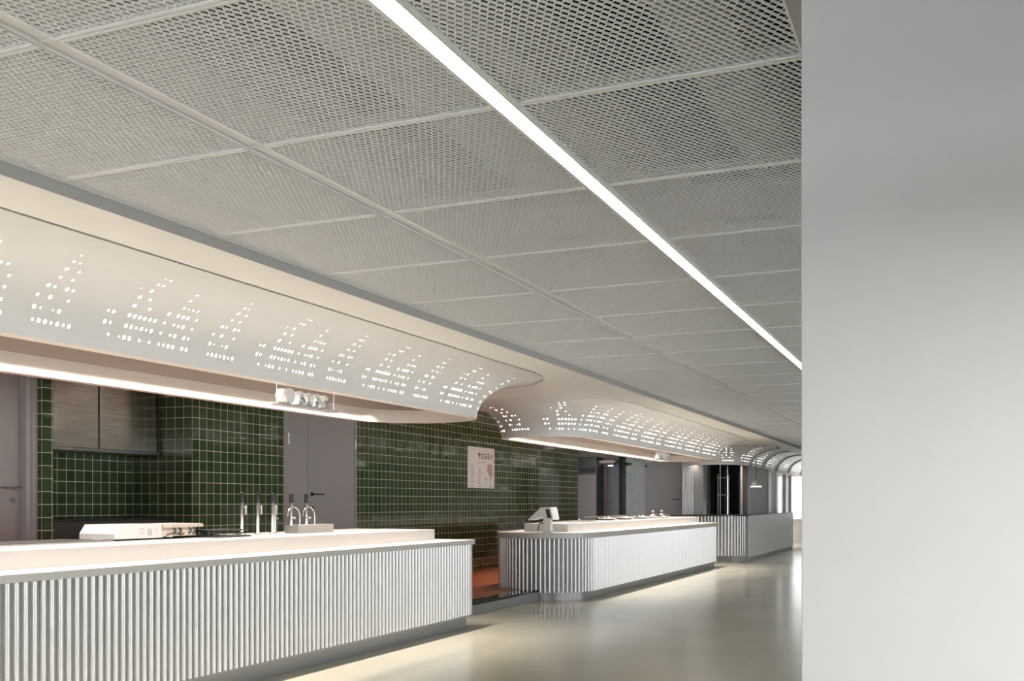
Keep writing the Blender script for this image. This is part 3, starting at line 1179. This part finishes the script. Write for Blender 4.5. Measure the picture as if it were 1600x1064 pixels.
# black tray under and right of it
t = thing('black_tray', (-5.55, 6.6, ZW), 'flat black tray and bracket on the near counter, right of the white appliance', 'tray')
b = MB()
b.box(-5.70, -5.25, 6.45, 6.85, ZW, ZW + 0.012, 0, 0.003)
b.box(-5.64, -5.35, 6.50, 6.95, ZW + 0.045, ZW + 0.058, 0, 0.003)
b.build('plate', M_BLACK, t)
b = MB()
b.cyl((-5.5, 6.62, ZW + 0.012), (-5.5, 6.62, ZW + 0.046), 0.02, n=12)
b.build('spacer', M_DGREY, t)
b = MB()
b.tube([(-5.36, 6.88, ZW + 0.03), (-5.34, 6.80, ZW + 0.02), (-5.36, 6.76, ZW + 0.012)], 0.008, 8)
b.build('bracket', M_DGREY, t)
# drop-in steel worktop insert
t = thing('steel_hob_top', (-5.6, 4.9, ZW), 'thin dark steel insert with bright rim on the near counter, left of the white appliance', 'hob')
pbox('rim', M_STEEL2, t, -5.88, -5.40, 4.55, 5.52, ZW, ZW + 0.010, bev=0.002)
pbox('surface', M_DGREY, t, -5.85, -5.43, 4.60, 5.47, ZW + 0.010, ZW + 0.014)

# taps: black-headed steel posts
def tap(y, x, label, gooseneck=False, side=1):
    t = thing('counter_tap', (x, y, ZW), label, 'tap', 'steel taps on the near counter')
    b = MB()
    b.lathe([(0.0, 0), (0.030, 0), (0.030, 0.008), (0.016, 0.014), (0.0155, 0.265), (0.012, 0.275), (0.012, 0.28), (0.0, 0.28)], (x, y, ZW), 16)
    b.build('post', M_STEEL2, t)
    b = MB()
    b.lathe([(0.0, 0.272), (0.019, 0.272), (0.020, 0.30), (0.020, 0.352), (0.017, 0.358), (0.0, 0.358)], (x, y, ZW), 16)
    b.build('black_head', M_BLACK, t)
    if not gooseneck:
        b = MB()
        b.lathe([(0, 0.17), (0.009, 0.17), (0.009, 0.245), (0.006, 0.25), (0, 0.25)], (x + 0.02, y + 0.025, ZW), 12)
        b.cyl((x, y, ZW + 0.235), (x + 0.02, y + 0.025, ZW + 0.235), 0.006, n=8)
        b.build('lever', M_WPLAST, t)
    else:
        b = MB()
        pts = [(x + 0.02, y + 0.10, ZW + 0.0)]
        pts += [(x + 0.02, y + 0.10, ZW + 0.12)]
        for k in range(13):
            a = PI * k / 12
            pts.append((x + 0.02, y + 0.005 + 0.095 * math.cos(a), ZW + 0.15 + 0.085 * math.sin(a)))
        b.tube(pts, 0.0075, 10)
        b.build('gooseneck', M_CHROME, t)
        b = MB()
        for dy in (-0.022, 0.022):
            b.lathe([(0, -0.013), (0.010, -0.009), (0.013, 0), (0.010, 0.009), (0, 0.013)], (x + 0.018, y + dy, ZW + 0.133), 12)
        b.build('knob', M_CHROME, t)


tap(7.182, -5.6, 'leftmost black-headed steel tap post on the near counter')
tap(7.397, -5.6, 'second tap post from the left, black-headed, with a white lever')
tap(7.612, -5.6, 'third tap post from the left, with a white lever, beside the plain grey one')
tap(7.88, -5.59, 'black-headed tap with chrome gooseneck, left of the steel box top', True)
tap(8.134, -5.6, 'rightmost black-headed tap with chrome gooseneck, behind the grey steel box', True)
t = thing('counter_tap', (-5.72, 7.80, ZW), 'plain grey black-headed tap post without lever, between the levers and goosenecks', 'tap', 'steel taps on the near counter')
b = MB(); b.lathe([(0, 0), (0.028, 0), (0.028, 0.01), (0.022, 0.014), (0.021, 0.265), (0.0, 0.265)], (-5.72, 7.80, ZW), 16); b.build('post', M_STEEL2, t)
b = MB(); b.lathe([(0, 0.262), (0.021, 0.262), (0.022, 0.34), (0.019, 0.347), (0, 0.347)], (-5.72, 7.80, ZW), 16); b.build('black_head', M_BLACK, t)
b = MB(); b.lathe([(0, -0.012), (0.012, 0), (0, 0.012)], (-5.70, 7.82, ZW + 0.13), 12); b.build('knob', M_CHROME, t)
# steel box (splash guard)
t = thing('steel_splash_box', (-5.5, 7.95, ZW), 'plain matt steel box on the near counter in front of the gooseneck taps', 'metal box')
b = MB(); b.box(-5.50, -5.36, 7.66, 8.22, ZW, ZW + 0.075, 0, 0.003)
b.build('box', mat('matt_steel', (0.24, 0.23, 0.22), 0.4, 0.2), t)
b = MB(); b.box(-5.50, -5.358, 7.655, 7.662, ZW, ZW + 0.075, 0, 0.001)
b.build('edge_strip', M_STEEL2, t)

# payment terminal on counter 2
t = thing('payment_terminal', (-5.0, 12.75, 0.905), 'white self-service payment terminal with two tilted screens on the middle counter', 'payment terminal')
ZT = 0.9055
b = MB()
b.prism([(-5.17, 13.04), (-5.03, 13.04), (-5.03, 13.16), (-5.17, 13.16)], ZT, ZT + 0.015, 0, 0.003)
b.box(-5.165, -5.055, 13.05, 13.12, ZT + 0.015, ZT + 0.25, 0, 0.01)
b.build('stand', M_TERM, t)
b = MB()
prof = [(-5.365, ZT + 0.172), (-5.175, ZT + 0.338), (-5.045, ZT + 0.342), (-5.03, ZT + 0.335), (-4.995, ZT + 0.180), (-5.005, ZT + 0.172), (-5.12, ZT + 0.195), (-5.17, ZT + 0.225), (-5.20, ZT + 0.195), (-5.34, ZT + 0.165)]
extr_y(b, prof, 12.98, 13.22)
b.build('head', M_TERM, t)
b = MB()
q = [(-5.108, ZT + 0.318), (-5.048, ZT + 0.318), (-5.016, ZT + 0.200), (-5.078, ZT + 0.200)]
b.add([(x, 12.978, z) for x, z in q] + [(x, 12.984, z) for x, z in q], [(0, 3, 2, 1), (4, 5, 6, 7), (0, 1, 5, 4), (1, 2, 6, 5), (2, 3, 7, 6), (3, 0, 4, 7)])
b.build('screen', M_DGREY, t)
b = MB()
q = [(-5.335, ZT + 0.205), (-5.205, ZT + 0.318)]
b.add([(q[0][0] - .004, 13.0, q[0][1] + .005), (q[1][0] - .004, 13.0, q[1][1] + .005), (q[1][0] - .004, 13.2, q[1][1] + .005), (q[0][0] - .004, 13.2, q[0][1] + .005),
       (q[0][0] + .01, 13.0, q[0][1]), (q[1][0] + .01, 13.0, q[1][1]), (q[1][0] + .01, 13.2, q[1][1]), (q[0][0] + .01, 13.2, q[0][1])],
      [(0, 1, 2, 3), (7, 6, 5, 4), (0, 4, 5, 1), (1, 5, 6, 2), (2, 6, 7, 3), (3, 7, 4, 0)])
b.build('operator_screen', M_BLACK, t)
b = MB(); b.tube([(-5.12, 13.1, ZT + 0.0 + 0.13), (-5.25, 13.12, ZT + 0.12), (-5.3, 13.2, ZT + 0.02)], 0.008, 8)
b.build('cable', M_BLACK, t)

# row of steel pans / sink fittings on counter 2
ZR = 1.018
t = thing('steel_gantry', (-5.55, 18.3, ZR), 'long low stainless steel rail behind the middle counter top', 'rail')
b = MB()
b.box(-5.61, -5.595, 16.0, 20.4, ZR + 0.045, ZR + 0.07, 0, 0.003)
for yy in (16.02, 17.4, 18.9, 20.36):
    b.box(-5.61, -5.597, yy, yy + 0.02, ZR, ZR + 0.05)
b.build('rail', M_STEEL2, t)
for i, (yy, lab) in enumerate(((16.55, 'leftmost of three round steel pans on the middle counter'), (17.55, 'middle of three round steel pans on the middle counter'),
                               (18.6, 'rightmost of three round steel pans on the middle counter'))):
    t = thing('steel_pan', (-5.40, yy, ZR), lab, 'pan', 'steel pans on the middle counter')
    b = MB(); b.lathe([(0, 0), (0.12, 0), (0.155, 0.03), (0.16, 0.055), (0.165, 0.056), (0.15, 0.03), (0.115, 0.008), (0, 0.008)], (-5.40, yy, ZR), 24)
    b.build('bowl', M_CHROME, t)
    b = MB(); b.tube([(-5.25, yy, ZR + 0.045), (-5.22, yy + 0.03, ZR + 0.06), (-5.22, yy + 0.09, ZR + 0.06), (-5.25, yy + 0.12, ZR + 0.045)], 0.006, 8)
    b.build('handle', M_CHROME, t)
for i, (yy, lab) in enumerate(((19.45, 'left lidded steel pot with knob at the far end of the middle counter'), (20.1, 'right lidded steel pot with knob at the far end of the middle counter'))):
    t = thing('lidded_pot', (-5.42, yy, ZR), lab, 'pot', 'lidded pots on the middle counter')
    b = MB(); b.lathe([(0, 0), (0.15, 0), (0.17, 0.02), (0.17, 0.05), (0, 0.05)], (-5.42, yy, ZR), 24)
    b.build('bowl', M_CHROME, t)
    b = MB(); b.lathe([(0.172, 0.05), (0.14, 0.07), (0.06, 0.085), (0, 0.088)], (-5.42, yy, ZR), 24)
    b.build('lid', M_CHROME, t)
    b = MB(); b.lathe([(0, 0.085), (0.012, 0.085), (0.012, 0.105), (0.026, 0.115), (0.026, 0.135), (0.012, 0.145), (0, 0.145)], (-5.42, yy, ZR), 14)
    b.build('knob', M_WPLAST, t)
t = thing('steel_tray', (-5.4, 15.0, ZR), 'flat thin steel tray on the middle counter, right of the payment terminal', 'tray')
b = MB(); b.box(-5.58, -5.2, 14.4, 15.5, ZR, ZR + 0.012, 0, 0.003); b.build('plate', M_STEEL2, t)
b = MB(); b.lathe([(0, 0.012), (0.012, 0.012), (0.016, 0.03), (0, 0.036)], (-5.45, 15.3, ZR), 12); b.build('knob', M_WPLAST, t)

# tall grey fridge by the dark opening
t = thing('upright_fridge', (-8.8, 24.3, KZ), 'tall dark grey upright fridge with a black top panel in the dark opening', 'fridge')
pbox('cabinet', M_DGREY, t, -9.30, -8.22, 24.40, 24.88, KZ, 2.45, bev=0.01)
pbox('door', M_DOOR2, t, -8.75, -8.24, 24.375, 24.40, 0.25, 2.02)
pbox('control_panel', M_BLACK, t, -8.62, -8.28, 24.37, 24.40, 2.07, 2.18)
t = thing('ceiling_dome', (-7.95, 23.9, 2.2), 'small pale round ceiling fitting hanging by the dark opening', 'ceiling fitting')
b = MB(); b.lathe([(0.20, 0.08), (0.21, 0.05), (0.16, 0.01), (0.05, -0.01), (0, -0.01)], (-7.93, 24.3, 2.27), 24); b.build('dome', M_LWALL, t)

# storage rack behind the dark window
t = thing('wire_rack', (-5.2, 26, 0.94), 'thin chrome wire shelving rack inside the dark window', 'rack')
for (x, y) in ((-5.45, 25.5), (-5.18, 25.5), (-4.88, 25.9)):
    b = MB(); b.cyl((x, y, 0.94), (x, y, 2.02 if x < -5 else 1.92), 0.012, n=8)
    b.build('post', M_STEEL2, t)
for z in (1.5, 1.92):
    b = MB(); b.box(-5.47, -5.15, 25.46, 25.54, z, z + 0.025)
    b.build('shelf', M_WPLAST, t)
for z in (1.49, 1.90):
    b = MB(); b.tube([(-5.16, 25.5, z), (-4.86, 25.9, z - 0.02)], 0.010, 8)
    b.build('cross_bar', M_STEEL2, t)

# lamp over counter 3
t = thing('pendant_lamp', (-4.45, 25.1, 1.76), 'small grey cone lamp with glowing rim above the farthest counter', 'lamp')
b = MB(); b.lathe([(0.02, 0.17), (0.05, 0.15), (0.12, 0.06), (0.13, 0.03), (0.125, 0.03), (0.045, 0.14), (0.0, 0.15)], (-4.45, 25.1, 1.69), 24); b.build('shade', M_FASCIA, t)
b = MB(); b.lathe([(0.13, 0.03), (0.135, 0.0), (0.0, 0.0)], (-4.45, 25.1, 1.69), 24); b.build('glowing_rim', mat('lamp_glow', (0.9, 0.9, 0.9), 0.5, emit=(1, 1, 1), estr=1.5), t)
b = MB(); b.cyl((-4.45, 25.1, 1.86), (-4.45, 25.1, 2.49), 0.006, n=8); b.build('cord', M_DGREY, t)

# menu board on the tiles
t = thing('menu_board', (XW, 16.58, 1.92), 'pale menu board with a dark red heading mounted on the green tiled wall', 'menu board')
XM_ = XW + 0.02
pbox('panel', M_BOARD, t, XW, XM_, 16.034, 17.128, 1.567, 2.288, bev=0.004)
b = MB()
rnd = random.Random(3)
# heading: five block characters built from strokes
y = 16.43
zt = 2.185
glyphs = [
    [(0, 1, 1, .82), (0.45, .82, 1, .55), (.0, .62, .8, .5), (.55, .5, .8, 0)],
    [(.35, 1, .65, .78), (.1, .8, .9, .62), (.1, .45, .9, .3), (.2, .15, .9, 0), (.45, .45, .62, 0)],
    [(0, .95, 1.25, .78), (.12, .6, .3, 0), (.5, .6, .68, 0), (.5, .6, 1.1, .48), (.95, .6, 1.12, 0)],
    [(.1, 1, .9, .8), (.3, .8, .6, .45), (.05, .5, .95, .36), (.1, .2, .9, 0)],
    [(.75, 1.15, .92, .5), (.0, .75, .9, .6), (.1, .45, 1, .33), (.2, .2, .55, .08), (.55, .12, 1.05, 0)]]
for g in glyphs:
    b = MB()
    for (a, c, d, e) in g:
        b.box(XM_, XM_ + 0.002, y + a * 0.09, y + d * 0.09, zt - 0.10 + 0.10 * e, zt - 0.10 + 0.10 * c)
    y += 0.128
    b.build('heading_letter', M_RED, t)
b = MB()
b.box(XM_, XM_ + 0.0015, 16.43, 16.74, 2.020, 2.030)
b.build('subtitle', M_GREYPRINT, t)
for (yc, n, z0) in ((16.15, 10, 1.97), (16.44, 8, 1.90), (16.70, 4, 1.76), (16.90, 5, 1.76)):
    b = MB()
    for k in range(n):
        wdt = rnd.uniform(0.05, 0.13)
        b.box(XM_, XM_ + 0.0015, yc, yc + wdt, z0 - 0.043 * k, z0 - 0.043 * k + 0.012)
    b.build('price_column', M_GREYPRINT, t)
b = MB()
pz = [(16.83, 2.00), (17.03, 2.00), (17.05, 1.80), (17.0, 1.77), (16.86, 1.82), (16.81, 1.88)]
b.add([(XM_ + 0.0015, p[0], p[1]) for p in pz] + [(XM_ - 0.001, p[0], p[1]) for p in pz],
      [tuple(range(6)), (11, 10, 9, 8, 7, 6)] + [(i, 6 + i, 6 + (i + 1) % 6, (i + 1) % 6) for i in range(6)])
b.build('dish_picture', M_PEACH, t)


# hanging letter signs
def sign(x, y0, y1, z0, zr, label, disc=True):
    t = thing('hanging_sign', (x, (y0 + y1) / 2, z0), label, 'sign', 'letter signs under the canopies')
    L = y1 - y0
    b = MB(); b.box(x - 0.06, x + 0.03, y0 - 0.01, y1 + 0.03, z0, z0 + 0.018, 0, 0.002)
    b.build('shelf', M_SIGNBASE, t)
    for yy in (y0, y1 - 0.005):
        b = MB(); b.cyl((x, yy, z0 + 0.018), (x, yy, zr), 0.004, n=8)
        b.build('rod', M_SIGN, t)
    zb = z0 + 0.018
    H_ = (zr - zb) * 0.82
    if disc:
        b = MB()
        r = H_ / 2
        cy = y0 + 0.14
        b.cyl((x - 0.07, cy, zb + r), (x + 0.028, cy, zb + r), r, n=36)
        o = b.build('logo_disc', M_SIGN, t)
        b = MB()
        b.cyl((x + 0.028, cy, zb + r), (x + 0.031, cy, zb + r), r * 0.82, n=36)
        b.build('logo_face', M_SIGNGREY, o)
        b = MB()
        pts = [(x + 0.034, cy + r * 0.45 * math.cos(a), zb + r + r * 0.5 * math.sin(a)) for a in [k * 2 * PI / 16 for k in range(17)]]
        b.tube(pts, 0.005, 6)
        b.tube([(x + 0.034, cy + 0.01, zb + r * 0.8), (x + 0.034, cy + 0.04, zb + r * 0.3)], 0.005, 6)
        b.build('logo_mark', M_SIGN, o)
    ys = y0 + (0.26 if disc else 0.05)
    g = [
        [((.30, 1), (.30, .55), (.0, 0)), ((.30, .55), (.62, 0)), ((.62, .95), (.62, .45), (1.0, .2)), ((.5, .5), (.8, .42))],
        [((.15, .95), (.15, .1), (.0, 0)), ((.45, 1), (.5, .3), (.75, .0)), ((.95, .9), (.75, .1)), ((0, .15), (.45, .12))],
        [((.45, 1), (.40, .6), (.0, 0)), ((.40, .6), (.75, .25)), ((.1, .35), (.4, .3), (.5, 0)), ((.75, .8), (.8, .45), (1, .3))],
        [((.40, 1), (.40, .3), (.1, 0)), ((.0, .55), (.8, .5)), ((.65, .9), (.75, .4)), ((.6, .3), (1.0, .25), (1.0, 0), (.65, 0), (.6, .3))]]
    span = (y1 - ys - 0.08) / 4
    for strokes in g:
        b = MB()
        for st in strokes:
            for (p, q) in zip(st[:-1], st[1:]):
                pa = Vector((0, ys + p[0] * span * 0.85, zb + 0.008 + p[1] * H_ * 0.82))
                pb = Vector((0, ys + q[0] * span * 0.85, zb + 0.008 + q[1] * H_ * 0.82))
                d = (pb - pa).normalized()
                n = Vector((0, -d.z, d.y)) * 0.009
                vs = []
                for xx in (x - 0.055, x + 0.02):
                    for v in (pa - n - d * .004, pb - n + d * .004, pb + n + d * .004, pa + n - d * .004):
                        vs.append((xx, v.y, max(v.z, zb)))
                b.add(vs, [(0, 1, 2, 3), (7, 6, 5, 4), (0, 4, 5, 1), (1, 5, 6, 2), (2, 6, 7, 3), (3, 7, 4, 0)])
        b.build('letter', M_SIGN, t)
        ys += span


sign(-4.68, 6.409, 7.186, 2.040, 2.2, 'white letter sign with a round logo hanging under the nearest canopy', True)
sign(-4.64, 16.95, 17.75, 2.035, 2.2, 'small white letter sign hanging under the middle canopy', False)
